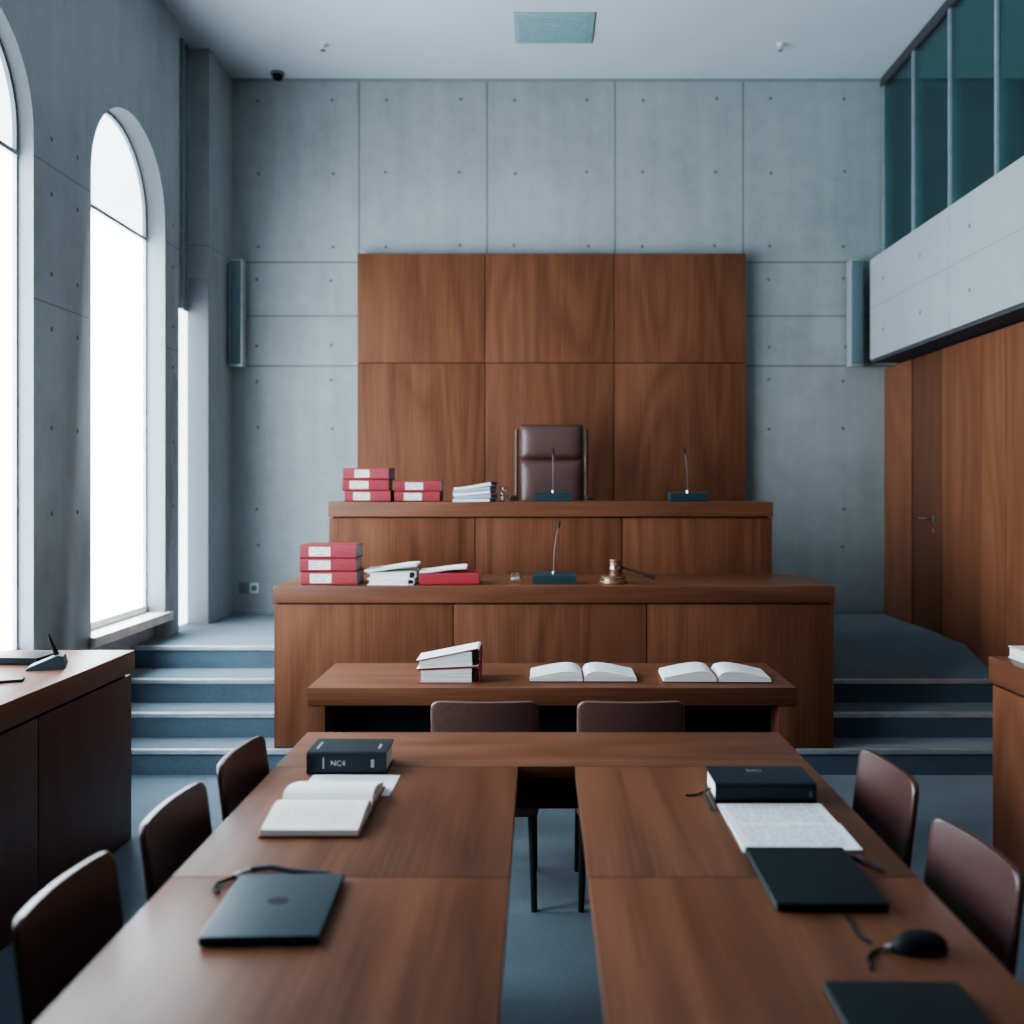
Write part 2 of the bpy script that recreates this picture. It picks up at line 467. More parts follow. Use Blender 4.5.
# left wall with arched openings
XO = XL-.30
WINS = [(2.06, 3.13), (3.75, 4.82), (5.44, 6.51)]
ZS, ZSILL = 3.40, .70
def arch_wall():
    m = MB(); bm = m.bm
    def quad(a, b, c, d): bm.faces.new([bm.verts.new(p) for p in (a, b, c, d)])
    def both(y0, z0a, z0b, y1, z1a, z1b):
        for X in (XL, XO): quad((X, y0, z0a), (X, y1, z1a), (X, y1, z1b), (X, y0, z0b))
    ys = [-2.2] + [v for w in WINS for v in w] + [6.76]
    for i in range(0, len(ys), 2): both(ys[i], 0, ZC, ys[i+1], 0, ZC)
    for y0, y1 in WINS:
        for X in (XL-.08, XO): quad((X, y0, 0), (X, y1, 0), (X, y1, ZSILL-.035), (X, y0, ZSILL-.035))
        quad((XL, y0, ZSILL-.035), (XL, y1, ZSILL-.035), (XL, y1, ZSILL), (XL, y0, ZSILL))
        quad((XL, y0, ZSILL-.035), (XL, y1, ZSILL-.035), (XL-.08, y1, ZSILL-.035), (XL-.08, y0, ZSILL-.035))
        for yy in (y0, y1): quad((XL, yy, 0), (XL-.08, yy, 0), (XL-.08, yy, ZSILL-.035), (XL, yy, ZSILL-.035))
        r = (y1-y0)/2; yc = (y0+y1)/2
        quad((XL, y0, ZSILL), (XL, y1, ZSILL), (XO, y1, ZSILL), (XO, y0, ZSILL))
        for yy in (y0, y1):
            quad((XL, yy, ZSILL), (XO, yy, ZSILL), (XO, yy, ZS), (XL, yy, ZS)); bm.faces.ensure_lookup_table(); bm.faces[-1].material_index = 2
        n = 40
        for k in range(n):
            a0, a1 = math.pi*k/n, math.pi*(k+1)/n
            p0 = (yc-r*math.cos(a0), ZS+r*math.sin(a0)); p1 = (yc-r*math.cos(a1), ZS+r*math.sin(a1))
            both(p0[0], p0[1], ZC, p1[0], p1[1], ZC)
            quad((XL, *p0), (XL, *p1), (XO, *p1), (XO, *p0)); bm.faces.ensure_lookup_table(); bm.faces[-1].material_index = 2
    quad((XL, 6.76, 0), (XO, 6.76, 0), (XO, 6.76, ZC), (XL, 6.76, ZC))
    bmesh.ops.remove_doubles(bm, verts=bm.verts, dist=1e-5)
    bmesh.ops.recalc_face_normals(bm, faces=bm.faces)
    for y in (5.0, 5.28, 6.66):
        for z in (3.42, 3.13, 2.71, 2.42, 1.9, 1.45):
            m.lathe([(0, .0015), (.008, .0015), (.013, 0)], 12, 1, Matrix.Translation((XL, y, z)) @ Matrix.Rotation(R(90), 4, 'Y'))
    return m
struct(arch_wall().build('wall_left', [CONC_LEFT, HOLE, CONC_REVEAL_DIM]), 'grey concrete side wall pierced by tall arched windows', 'wall')

XG = XL-.10
def arch_pts(y0, y1, inset, zb):
    r = (y1-y0)/2-inset; yc = (y0+y1)/2
    return [(yc-r, zb)] + [(yc-r*math.cos(math.pi*k/36), ZS+r*math.sin(math.pi*k/36)) for k in range(37)] + [(yc+r, zb)]
def arched_window(n, y0, y1, label, depth=.10):
    XG = XL-depth; q = depth-.10
    w = thing('window_%d' % n, label, 'window', (XG, (y0+y1)/2, ZSILL), kind='structure')
    yc = (y0+y1)/2; ox = lambda y, z: (y-yc, z-ZSILL)
    zt = 3.275
    # lower pane, lunette pane (local X = depth)
    a = MB().prism([ox(y0+.01, ZSILL+.06), ox(y1-.01, ZSILL+.06), ox(y1-.01, zt), ox(y0+.01, zt)], 'X', -.02, 0).build('pane', PANE, w)
    lun = [ox(y0+.01, zt), ] + [ox(*p) for p in arch_pts(y0, y1, .01, ZS)[1:-1]] + [ox(y1-.01, zt)]
    b = MB().prism(lun, 'X', -.02, 0).build('lunette_pane', PANE_TOP, w)
    fr = MB()
    o_ = arch_pts(y0, y1, .0, ZSILL); i_ = arch_pts(y0, y1, .016, ZSILL)
    bm = fr.bm
    for k in range(len(o_)-1):
        qd = [ox(*o_[k]), ox(*o_[k+1]), ox(*i_[k+1]), ox(*i_[k])]
        for X0, X1 in ((.0, .022),):
            v0 = [bm.verts.new((X0, *p)) for p in qd]; v1 = [bm.verts.new((X1, *p)) for p in qd]
            bm.faces.new(v1); bm.faces.new(v0[::-1])
            for e in range(4): bm.faces.new((v0[e], v0[(e+1) % 4], v1[(e+1) % 4], v1[e]))
    bmesh.ops.recalc_face_normals(bm, faces=bm.faces)
    fr.build('frame', FRAME, w)
    MB().box(0, .03, y0-yc+.016, y1-yc-.016, zt-ZSILL-.012, zt-ZSILL+.012).build('transom', FRAME, w)
    MB().box(0, .03, y0-yc+.016, y1-yc-.016, .035, .075, .003).build('bottom_rail', FRAME_L, w)
    MB().box(0, .1015+q, y0-yc+.0, y1-yc-.0, .0, .028).box(.102+q, .135+q, y0-yc-.02, y1-yc+.06, -.03, .028, .003).build('sill', SILL, w)
    return w
arched_window(1, *WINS[1], 'nearer arched window at the left edge, bright frosted panes')
arched_window(5, *WINS[0], 'added unseen arched window lighting the near table, outside the left edge of the picture')  # extra window out of view, added to light the near table and papers
arched_window(2, *WINS[2], 'whole arched window in the left wall with lunette and pale sill', .148)

# slit window and corner pier
w3 = thing('window_3', 'narrow bright floor-length slit window beside the corner pier', 'window', (-2.66, 6.97, ZP), kind='structure')
MB().box(-.02, 0, -.21, .21, .01, 2.35).build('pane', PANE_TOP, w3)
MB().box(-.03, .005, -.21, .21, 2.35, ZC-ZP).box(.005, .02, .05, .09, 2.35, ZC-ZP).box(.005, .02, .15, .165, 2.35, ZC-ZP).build('metal_panel', FRAME, w3)
pier = struct(MB().box(-2.9, -2.5, 7.18, YB, ZP, ZC).build('wall_corner', CONC_PIER), 'concrete corner pier between slit window and back wall', 'wall')
MB().box(-2.665, -2.503, 7.165, 7.18, ZP, 3.16).build('lit_panel', LIT_PANEL, pier)  # slit-window light on the lower pier front, given as a separate board

# right wall: boards, door, balcony, gallery glass
struct(MB().box(XR+.035, 3.05, -2.2, YB, 0, 2.56).build('wall_right', DARKWOOD), 'right wall behind the walnut boards', 'wall')
boards = thing('wall_boards', 'tall walnut boards cladding the right wall under the balcony', 'wall', (XR, 0, 0), kind='structure')
edges = [7.715, 7.145, None, 6.60, 6.02, 5.70, 5.18, 4.62, 4.05, 3.4, 2.7, 1.9, 1.0, 0, -1.0, -2.2]
prev = edges[0]
for e in edges[1:]:
    if e is None: prev = 6.60; continue
    if prev == e: continue
    MB().box(0, .033, e+.002, prev-.002, (ZP if e > 6.1 else 0), 2.545).build('board', W['wallZ'], boards)
    prev = e
d = thing('door_1', 'flush walnut door with lever handle in the right wall', 'door', (XR, 6.872, ZP), kind='structure')
MB().box(.006, .034, -.264, .264, .006, 1.993, .002).build('door_leaf', wood('walnut_door', 'Z', sc3(D_, .8), sc3(M_, .8), sc3(L_, .75), .5, .6, .3), d)
hz = 1.36-ZP
h = MB().tube([(.006, -.12, hz), (-.045, -.12, hz)], .009).tube([(-.045, -.125, hz), (-.045, -.03, hz), (-.043, .02, hz)], .008)
h.lathe([(0, .0), (.024, .0), (.024, .008), (0, .008)], 18, 0, Matrix.Translation((.006, -.12, hz)) @ Matrix.Rotation(R(-90), 4, 'Y'))
h.build('door_handle', CHROME, d)
MB().lathe([(0, 0), (.020, 0), (.020, .008), (.006, .009), (0, .006)], 18, 0, Matrix.Translation((.006, -.12, hz-.085)) @ Matrix.Rotation(R(-90), 4, 'Y')).build('keyhole_plate', CHROME, d)

mb = MB().box(2.6, 3.05, -2.2, 7.48, 2.585, 3.37)
for y in (7.2, 6.5, 5.75, 5.05, 4.4):
    for z in (2.78, 3.17):
        mb.lathe([(0, .0015), (.010, .0015), (.015, 0)], 12, 1, Matrix.Translation((2.6, y, z)) @ Matrix.Rotation(R(-90), 4, 'Y'))
bal = struct(mb.build('wall_balcony', [CONC_BALC, HOLE]), 'pale concrete balcony parapet running along the right side', 'balcony')
MB().box(2.61, 3.05, -2.2, 7.47, 2.56, 2.585).build('soffit', SOFFIT, bal)
w4 = thing('window_4', 'dark teal gallery glazing above the balcony parapet', 'window', (2.785, 0, 3.37), kind='structure')
ms = [7.69, 7.07, 6.44, 5.78, 5.10, 4.40, 3.7, 2.9, 2.0, 1.0]
for a, b in zip(ms, ms[1:]):
    MB().box(.0, .012, b+.018, a-.018, .02, 1.46).build('pane', GLASS_G, w4)
for y in ms: MB().box(-.015, .035, y-.016, y+.016, .0, 1.46, .003).build('mullion', FRAME, w4)
MB().box(-.02, .05, .9, YB, 1.46, ZC-3.37).build('head_rail', SOFFIT, w4)
struct(MB().box(5.0, 5.2, .5, YB, 3.2, ZC).box(3.05, 5.2, YB, YB+.2, 3.2, ZC).box(3.05, 5.2, .5, YB, 3.2, 3.36).build('wall_gallery', TEAL), 'dim teal gallery wall behind the upper glazing', 'wall')

# steps and platform
pf = struct(MB().box(-2.9, XR+.035, 5.24, YB, 0, .138)
    .box(-2.9, -1.485, 5.50, YB, .138, .276).box(-2.9, -1.485, 5.78, YB, .276, .414).box(-2.9, -1.485, 6.15, YB, .414, ZP)
    .box(1.64, XR+.035, 5.50, YB, .138, .276).box(1.64, XR+.035, 5.78, YB, .276, .414).prism([(5.78, .414), (6.25, ZP), (YB, ZP), (YB, .414)], 'X', 1.64, XR+.035)
    .box(-1.485, 1.64, 6.0, YB, .138, ZP).box(-1.30, 1.43, 6.52, 7.56, ZP, .85)
    .build('platform', CARPET), 'carpeted stepped platform rising on both sides of the bench', 'platform')
for (x0, x1) in ((XL+.002, -1.487), (1.642, XR-.002)):
    for yy, zz in ((5.24, .138), (5.50, .276), (5.78, .414), (6.15, ZP)):
        if yy == 5.24 or (x0 > 0 and yy == 6.15): continue
        if x0 < 0 and 5.45 < yy < 6.4: x0 = XL-.078
        MB().box(x0, x1, yy-.008, yy+.035, zz-.022, zz+.004, .002).build('step_nosing', NOSE, pf)

MB().box(XL+.002, XR-.002, 5.232, 5.259, .138-.022, .142, .002).build('step_nosing', NOSE, pf)
# walnut cladding behind the judge
cl = thing('wall_cladding', 'large walnut panelled backdrop of six panels behind the judge chair', 'wall panel', (0, YB, 0), kind='structure')
MB().box(-1.455, 1.64, -.09, -.002, ZP, 3.45).build('backing', DARKWOOD, cl)
for i, (x0, x1) in enumerate(((-1.464, -.440), (-.440, .592), (.592, 1.648))):
    for z0, z1 in ((ZP+.002, 2.576), (2.576, 3.456)):
        MB().box(x0+.003, x1-.003, -.12, -.09, z0+.003, z1-.003, .002).build('panel', W['panelZ'], cl)

# ------------------------------------------------------------------ ceiling and wall fittings
v = thing('ceiling_vent', 'flat teal grey rectangular vent in the ceiling centre', 'vent', (.10, 6.85, ZC))
MB().box(-.285, .285, -.225, .225, -.014, 0, .003).build('vent_frame', VENT, v)
mb = MB()
for k in range(9): mb.box(-.25, .25, -.195+k*.045, -.2+k*.045+.03, -.019, -.014)
mb.build('slat_panel', plain('vent_slats', (.23, .36, .40), .6), v)
def sprinkler(x, y, label):
    s = thing('sprinkler_head', label, 'sprinkler', (x, y, ZC), group='ceiling sprinklers')
    MB().lathe([(0, 0), (.035, 0), (.035, -.008), (.018, -.014), (.012, -.03), (0, -.03)], 18).build('rosette', FRAME_L, s)
    MB().lathe([(0, -.030), (.006, -.030), (.006, -.048), (.022, -.050), (.022, -.053), (0, -.053)], 18).build('deflector', CHROME, s)
sprinkler(-1.62, 7.1, 'small round sprinkler head in the ceiling left of the vent')
sprinkler(1.80, 7.1, 'small round sprinkler head in the ceiling right of the vent')
s = thing('security_camera', 'small black dome camera in the ceiling corner above the left speaker', 'camera', (-2.10, 7.60, ZC))
MB().lathe([(0, 0), (.055, 0), (.055, -.02), (0, -.02)], 20).build('mount', GREYPL, s)
MB().lathe([(0, -.0201), (.045, -.0201), (.040, -.045), (.022, -.062), (0, -.067)], 20).build('dome', RUBBER, s)

def column_speaker(x, label, side):
    s = thing('column_speaker', label, 'speaker', (x, 7.62, 2.55), group='wall column speakers')
    MB().box(-.052, .052, -.055, .045, 0, .85, .004).build('cabinet', ALU, s)
    MB().box(-.044, .044, -.060, -.055, .012, .838, .001).build('grille', GRILLE, s)
    mb = MB()
    for z in (.12, .70): mb.box(-.02, .02, .045, .1, z, z+.05)
    mb.box(side*.058, side*.085, -.02, .1, .02, .82)  # left strip: the speaker's shadowed side built as a dark grey plate
    mb.build('bracket_and_shade', GREYPL if side < 0 else FRAME, s)
column_speaker(-2.425, 'slim grey column speaker on the back wall left of the walnut panels', -1)
column_speaker(2.525, 'slim grey column speaker on the back wall beside the balcony end', 1)
s = thing('wall_socket', 'double wall socket low on the back wall left of the bench', 'socket', (-2.36, YB, .763))
MB().box(-.085, .0, -.008, 0, -.045, .045, .003).build('grey_plate', GREYPL, s)
MB().box(.003, .075, -.010, 0, -.04, .04, .003).build('white_plate', WHITEPL, s)
mb = MB()
mb.lathe([(0, .0), (.024, 0), (.024, .002), (0, .002)], 16, 0, Matrix.Translation((.039, -.010, 0)) @ Matrix.Rotation(R(90), 4, 'X'))
mb.build('outlet', GREYPL, s)

# ------------------------------------------------------------------ benches
def bench(name, label, x0, x1, y0, y1, zb, zt, lip, splits, over, parent_y):
    b = thing(name, label, 'bench', ((x0+x1)/2, (y0+y1)/2, zb))
    cx, cy = (x0+x1)/2, (y0+y1)/2
    L = lambda x: x-cx
    MB().box(L(x0), L(x1), y0-cy, y1-cy, zt-lip-zb, zt-zb, .004).build('bench_top', W['X'], b)
    f = y0+over
    MB().box(L(x0)+.022, L(x1)-.022, f+.022-cy, y1-.005-cy, 0, zt-lip-zb).build('carcass', DARKWOOD, b)
    for a, c in zip([x0+.001]+splits, splits+[x1-.001]):
        MB().box(L(a)+.003, L(c)-.003, f-cy, f+.022-cy, .003, zt-lip-zb-.008, .0015).build('front_panel', W['benchZ'], b)
    for xx in (x0+.002, x1-.024):
        MB().box(L(xx), L(xx)+.022, f+.0225-cy, y1-cy-.005, .003, zt-lip-zb-.008).build('side_panel', W['benchZ'], b)
    return b
bench('clerk_bench', 'wide walnut lower bench holding the gavel, in front of the judge bench', -1.480, 1.634, 5.262, 5.975, .138, 1.04, .094, [-.482, .593], .012, 0)
bench('judge_bench', 'raised narrower walnut upper bench in front of the high-backed chair', -1.334, 1.467, 5.978, 6.50, ZP, 1.493, .093, [-.41, .517], .016, 0)

t = thing('clerk_table', 'walnut table with black void, in front of the benches', 'table', (.05, 4.26, 0))
MB().box(-1.026, 1.026, -.28, .28, .675, .75, .004).build('tabletop', W['tableX'], t)
for x in (-1.022, .952): MB().box(x, x+.07, -.274, .274, 0, .6745, .002).build('leg', W['Z'], t)
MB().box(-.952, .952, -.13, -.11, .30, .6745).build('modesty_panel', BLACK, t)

# side desks
def side_desk(label, xi, xo, yf, zt, splits, lip, wf):
    sg = 1 if xi > 0 else -1
    t = thing('side_desk', label, 'desk', ((xi+xo)/2, (1.0+yf)/2, 0))
    cx, cy = (xi+xo)/2, (1.0+yf)/2
    x0, x1 = min(xi, xo)-cx, max(xi, xo)-cx
    MB().box(x0, x1, 1.0-cy, yf-cy, zt-lip, zt, .004).build('desktop', W['Y'], t)
    fi = xi-cx
    a, b = (fi+sg*.030, xo-cx) ; a, b = min(a, b), max(a, b)
    MB().box(a, b, 1.02-cy, yf-.032-cy, 0, zt-lip).build('carcass', DARKWOOD, t)
    ys = [1.02]+splits+[yf-.03]
    for p, q in zip(ys, ys[1:]):
        u, v_ = fi+sg*.003, fi+sg*.030
        MB().box(min(u, v_), max(u, v_), p+.003-cy, q-.003-cy, .003, zt-lip-.010, .0015).build('front_panel', wf, t)
    MB().box(a, b, yf-.030-cy, yf-.003-cy, .003, zt-lip-.010).build('end_panel', wf, t)
side_desk('walnut desk with shade-darkened front along the left wall under the windows', -1.845, -2.515, 4.33, .848, [2.4, 3.5], .095, W['deskshadeZ'])
side_desk('walnut desk cut off at the right edge of the picture', 1.968, 2.78, 4.17, .85, [2.2, 3.1], .11, W['benchZ'])

# ------------------------------------------------------------------ long U-shaped table
t = thing('conference_table', 'large U-shaped walnut table with central slot in the foreground', 'table', (0, 0, 0))
TT, T0 = .75, .715
MB().box(-.80, .82, 2.871, 3.27, T0, TT, .002).build('tabletop', W['tableX'], t)
for x0, x1 in ((-.80, -.066), (.106, .82)):
    for y0, y1 in ((2.061, 2.869), (.9, 2.059)):
        MB().box(x0, x1, y0, y1, T0, TT, .002).build('tabletop', W['tableY'], t)
MB().box(-.70, .72, 3.17, 3.2, .52, T0).build('apron', W['X'], t)
for x0 in (-.26, .24):
    MB().box(x0, x0+.03, 1.0, 3.16, .60, T0).build('apron', W['Y'], t)
for x in (-.74, .70):
    for y in (3.14, 1.0): MB().box(x, x+.06, y, y+.06 if y < 2 else y+.028, 0, T0, .003).build('leg', W['Z'], t)
for x in (-.26, .22):
    MB().box(x-.02, x+.05-.001*0-.0, .93, .99, 0, T0, .003).build('leg', W['Z'], t)

# ------------------------------------------------------------------ chairs
def back_fn(w, z0, z1, y0, lean, curve, rc):
    def fn(u, v):
        vv = 1-(1-v)**2.0
        z = z0+(z1-z0)*vv
        hw = w/2
        d_ = z-(z1-rc)
        if d_ > 0: hw -= rc-math.sqrt(max(rc*rc-d_*d_, 0))*1.0
        d2 = (z0+rc*.5)-z
        if d2 > 0: hw -= .012*(d2/(rc*.5))
        s_ = 2*u-1
        x = s_*hw
        k = (z-z0)/(z1-z0)
        y = y0-lean*k**1.2+curve*(x/(w/2))**2
        n = Vector((-2*curve*x/(w/2)**2, 1, lean/(z1-z0))).normalized()
        return Vector((x, y, z)), n
    return fn
def make_chair(label, leather, loc, rz, group, w=.365, top=.820):
    c = thing('side_chair', label, 'chair', loc, rz, group)
    MB().shell(back_fn(w, .37, top, -.205, .05, .022, .030), 16, 20, .019).build('backrest', leather, c, subsurf=1)
    MB().box(-.20, .20, -.185, .21, .345, .455, .028, seg=4).build('seat', leather, c)
    for x in (-.175, .175):
        MB().tube([(x, -.165, .35), (x*1.05, -.19, .0)], [.017, .012], n=10).build('leg', CHAIRLEG, c)
        MB().tube([(x, .17, .35), (x*1.05, .185, .0)], [.017, .012], n=10).build('leg', CHAIRLEG, c)
    return c
GL, GRr, GM = 'chairs along the left of the long table', 'chairs along the right of the long table', 'chairs facing the clerk table'
cL = make_chair('nearest of the three brown leather chairs left of the long table', LEATHER, (-.695, 1.86, 0), R(-90-2), GL)
dup(cL, (-.666, 2.33, 0), R(-90-2.5), 'middle one of the three brown leather chairs left of the long table', GL)
dup(cL, (-.645, 2.79, 0), R(-90-3), 'farthest of the three brown leather chairs left of the long table', GL)
cR = make_chair('nearer of two glossy red-brown leather chairs right of the long table', LEATHER_R, (.715, 2.05, 0), R(90+5), GRr)
dup(cR, (.735, 2.63, 0), R(90+4), 'farther of two glossy red-brown leather chairs right of the long table', GRr)
cM = make_chair('left brown leather chair seen from behind at the clerk table', LEATHER_LIT, (-.205, 3.755, 0), 0, GM, .405, .80)
dup(cM, (.338, 3.755, 0), 0, 'right brown leather chair seen from behind at the clerk table', GM)

# judge's chair
j = thing('judge_chair', 'high-backed brown leather armchair behind the judge bench', 'chair', (.085, 6.95, .85))
def pad(z0, z1, bulge):
    def fn(u, v):
        s_, q = 2*u-1, 2*v-1
        x = .222*s_; z = z0+(z1-z0)*v
        return Vector((x, .06+.10*((z)/1.19), z)), Vector((0, -1, 0))
    return fn
def pillow(z0, z1):
    m = MB(); bm = m.bm; nu, nv = 16, 12; A = []; B = []
    for i in range(nu+1):
        ra, rb = [], []
        for k in range(nv+1):
            s_, q = 2*i/nu-1, 2*k/nv-1
            th = .045*((1-abs(s_)**5)*(1-abs(q)**5))**.5
            x = .236*s_*(1-.012*abs(q)**4); z = z0+(z1-z0)*k/nv
            yc = .10+.10*z/1.19
            if k in (0, nv) or i in (0, nu): th = 0
            ra.append(bm.verts.new((x, yc-.012-th, z))); rb.append(bm.verts.new((x, yc+.012+th*.3, z)))
        A.append(ra); B.append(rb)
    for i in range(nu):
        for k in range(nv):
            bm.faces.new((A[i][k], A[i+1][k], A[i+1][k+1], A[i][k+1])); bm.faces.new((B[i][k], B[i][k+1], B[i+1][k+1], B[i+1][k]))
    for i in range(nu):
        bm.faces.new((A[i][0], B[i][0], B[i+1][0], A[i+1][0])); bm.faces.new((A[i][nv], A[i+1][nv], B[i+1][nv], B[i][nv]))
    for k in range(nv):
        bm.faces.new((A[0][k], A[0][k+1], B[0][k+1], B[0][k])); bm.faces.new((A[nu][k], B[nu][k], B[nu][k+1], A[nu][k+1]))
    bmesh.ops.recalc_face_normals(bm, faces=bm.faces)
    return m
pillow(.945, 1.203).build('headrest', LEATHER2, j, smooth=80)
pillow(.50, .943).build('backrest', LEATHER2, j, smooth=80)
for sx in (-1, 1):
    MB().tube([(sx*.260, .10, .42), (sx*.260, .15, .75), (sx*.260, .195, 1.165)], .015, n=10).build('side_rail', RAIL, j)
    arm = MB().box(sx*.275-.028, sx*.275+.028, -.26, .08, .645, .675, .012).tube([(sx*.275, -.18, .645), (sx*.265, -.12, .42)], .014)
    arm.build('armrest', GAVELD, j)
MB().box(-.24, .24, -.28, .10, .40, .50, .03, seg=4).build('seat', LEATHER2, j)
MB().lathe([(0, .06), (.03, .06), (.03, .40), (0, .40)], 16).build('pedestal', CHROME, j)
mb = MB()
for k in range(5):
    a = R(72*k+18); mb.tube([(0, 0, .075), (.27*math.cos(a), .27*math.sin(a), .04)], [.022, .014])
    mb.lathe([(0, -.02), (.018, -.012), (.02, 0), (.018, .012), (0, .02)], 12, 0, Matrix.Translation((.27*math.cos(a), .27*math.sin(a), .021)))
mb.build('star_base', RUBBER, j)

# ------------------------------------------------------------------ books, binders, papers
def c_cover(d_, t_, r=.010, th=.004):
    """C-shaped book cover section in (y,z); spine at -y"""
    y0, y1 = -d_/2, d_/2
    def arc(cy, cz, rr, a0, a1, n=5): return [(cy+rr*math.cos(R(a0+(a1-a0)*k/n)), cz+rr*math.sin(R(a0+(a1-a0)*k/n))) for k in range(n+1)]
    out = [(y1, 0)] + arc(y0+r, r, r, 270, 180) + arc(y0+r, t_-r, r, 180, 90) + [(y1, t_)]
    inn = [(y1, t_-th), (y0+r, t_-th)] + [(y0+th+.002, t_-r), (y0+th+.002, r)] + [(y0+r, th), (y1, th)]
    return out+inn
def law_book(name, label, cat, loc, w, d_, t_, rz, group, cover, pages, tag_x=None, ink=True):
    b = thing(name, label, cat, loc, rz, group)
    MB().prism(c_cover(d_, t_), 'X', -w/2, w/2).build('cover', cover, b)
    MB().box(-w/2+.005, w/2-.005, -d_/2+.0075, d_/2-.006, .0045, t_-.0045).build('page_block', pages, b)
    if tag_x:
        x0, x1 = tag_x
        lb = MB().box(x0, x1, -d_/2-.0012, -d_/2, t_*.16, t_*.84).build('spine_label', LABELP, b)
        mb = MB(); k = random.Random(int(loc[0]*1000+loc[2]*5000))
        for r_ in range(3):
            x = x0+.012
            z = t_*(.70-.2*r_)
            while x < x1-.03:
                l_ = k.uniform(.004, .016)
                if k.random() < .65: mb.box(x, x+l_, -d_/2-.0016, -d_/2-.0012, z-.002, z+.002)
                x += l_+.004
        mb.box(x0+.008, x0+.010, -d_/2-.0016, -d_/2-.0012, t_*.25, t_*.75)
        mb.build('label_print', INK, lb)
        mb = MB()
        for x in (x1+.045, x1+.056, x1+.067): mb.box(x, x+.008, -d_/2-.0005, -d_/2+.0005, t_*.42, t_*.52)
        mb.build('spine_lettering', MAROON, b)
        for x in (-w/2+.018, -w/2+.036): MB().box(x, x+.0025, -d_/2-.0005, -d_/2+.0005, t_*.2, t_*.8).build('spine_line', MAROON, b)
    return b
gU = 'red law binders stacked on the judge bench'
z = 1.493
for i, (x, rz, pg, nm) in enumerate(((-1.096, 0, DARKP, 'bottom'), (-1.112, .03, GREYP, 'middle'), (-1.103, -.035, GREYP, 'top'))):
    law_book('law_binder', '%s red labelled binder in the three-high stack on the judge bench' % nm, 'binder', (x, 6.155, z), .292, .24, .0715, rz, gU, REDC, pg, (-.09+.01*i-.02*(i == 1), .015+.004*i))
    z += .0717
z = 1.493
for i, (x, nm) in enumerate(((-.782, 'lower'), (-.776, 'upper'))):
    law_book('law_binder', '%s red labelled binder of the pair on the judge bench' % nm, 'binder', (x, 6.16, z), .29, .24, .0665, .01*i, gU, REDC, (DARKP, GREYP)[i], (-.082, .03))
    z += .0667
z = 1.04
for i, (x, rz, nm) in enumerate(((-1.182, 0, 'bottom'), (-1.190, .02, 'middle'), (-1.186, -.015, 'top'))):
    law_book('law_binder', '%s red labelled binder in the stack on the left of the clerk bench' % nm, 'binder', (x, 5.435, z), .312, .24, .0745, rz, 'red law binders stacked on the clerk bench', REDC, GREYP, (-.105, .015))
    z += .0747

def sheaf(name, label, cat, loc, w, d_, t_, rise, rz, group, mat, mats2=None, clip=False, wav=0):
    o = thing(name, label, cat, loc, rz, group) if clip else None
    pts_t, pts_b = [], []
    n = 14
    for k in range(n+1):
        u = k/n; x = -w/2+w*u
        zz = rise*(u*u*(3-2*u)) + wav*math.sin(u*5+1)*.5*u
        pts_b.append((x, max(zz, 0))); pts_t.append((x, max(zz, 0)+t_*(1-.15*(1-u))))
    mb = MB().prism(pts_b+pts_t[::-1], 'Y', -d_/2, d_/2, 0, 1)
    if clip:
        s_ = mb.build('sheets', mats2 or [mat, mat], o)
        cz = pts_b[-1][1]
        MB().box(w/2-.035, w/2+.004, -d_/2-.003, -d_/2+.03, cz-.0008, cz+t_+.001, .002).build('binder_clip', RUBBER, o)
        return o
    s_ = mb.build(name, mats2 or [mat, mat], None, loc, rz)
    return tag(s_, label, cat, group)

# pale blue clipped folders on the judge bench
z = 1.493
nm = ['bottom', 'second from bottom', 'middle', 'second from top', 'top']
for i in range(5):
    sheaf('clipped_folder', '%s clipped folder of the blue and white pile on the judge bench' % nm[i], 'folder', (-.418+random.uniform(-.006, .006), 6.13, z), .268, .21, .0185, .002+.0075*i, random.uniform(-.02, .02), 'clipped folders on the judge bench', PAPER, [BLUEP if i in (1, 3) else PAPER, PAPER if i != 3 else BLUEP], clip=True)
    z += .0187

def ring_binder(label, loc, w, d_, tl, tr, rz, group, cover, pages=WHITEP, top=None):
    """lies flat, open edge to the front, ring spine on the right (+x)"""
    b = thing('ring_binder', label, 'binder', loc, rz, group)
    th = .0035
    x0, x1 = -w/2, w/2
    MB().prism([(x0, 0), (x1-.012, 0), (x1-.003, .006), (x1, tr/2), (x1-.003, tr-.006), (x1-.012, tr), (x0, tl), (x0, tl-th), (x1-.014, tr-th), (x1-.006, tr-.010), (x1-.004, tr/2), (x1-.006, .010), (x1-.014, th), (x0, th)], 'Y', -d_/2, d_/2, 0, 1 if top else None).build('cover', [cover, top or cover], b)
    xr = x1-.036
    f = (xr-x0)/w
    MB().prism([(x0+.012, th+.0005), (xr, th+.0005), (xr, (tl+(tr-tl)*f)-th-.002), (x0+.012, tl-th-.001)], 'Y', -d_/2+.004, d_/2-.006).build('page_block', pages, b)
    rr = (tr-2*th)/2-.003
    for yy in (-d_/2+.012, 0, d_/2-.03):
        MB().prism([(xr+.001+.0*k, 0) for k in range(0)] or [(xr+.002, tr/2-rr*.75), (xr+.014, tr/2-rr), (xr+.025, tr/2-rr*.6), (xr+.027, tr/2), (xr+.025, tr/2+rr*.6), (xr+.014, tr/2+rr*.95), (xr+.002, tr/2+rr*.65)], 'Y', yy-.006, yy+.012).build('binder_ring', RUBBER, b)
    return b
gT = 'ring binders stacked on the clerk table'
ring_binder('lower red ring binder stacked on the clerk table', (-.390, 4.16, .75), .265, .18, .058, .071, 0, gT, REDC)
b2 = ring_binder('upper red ring binder with white top, tilted on the clerk table stack', (-.392, 4.16, .8215), .275, .18, .038, .078, 0, gT, REDC, top=PAPER)
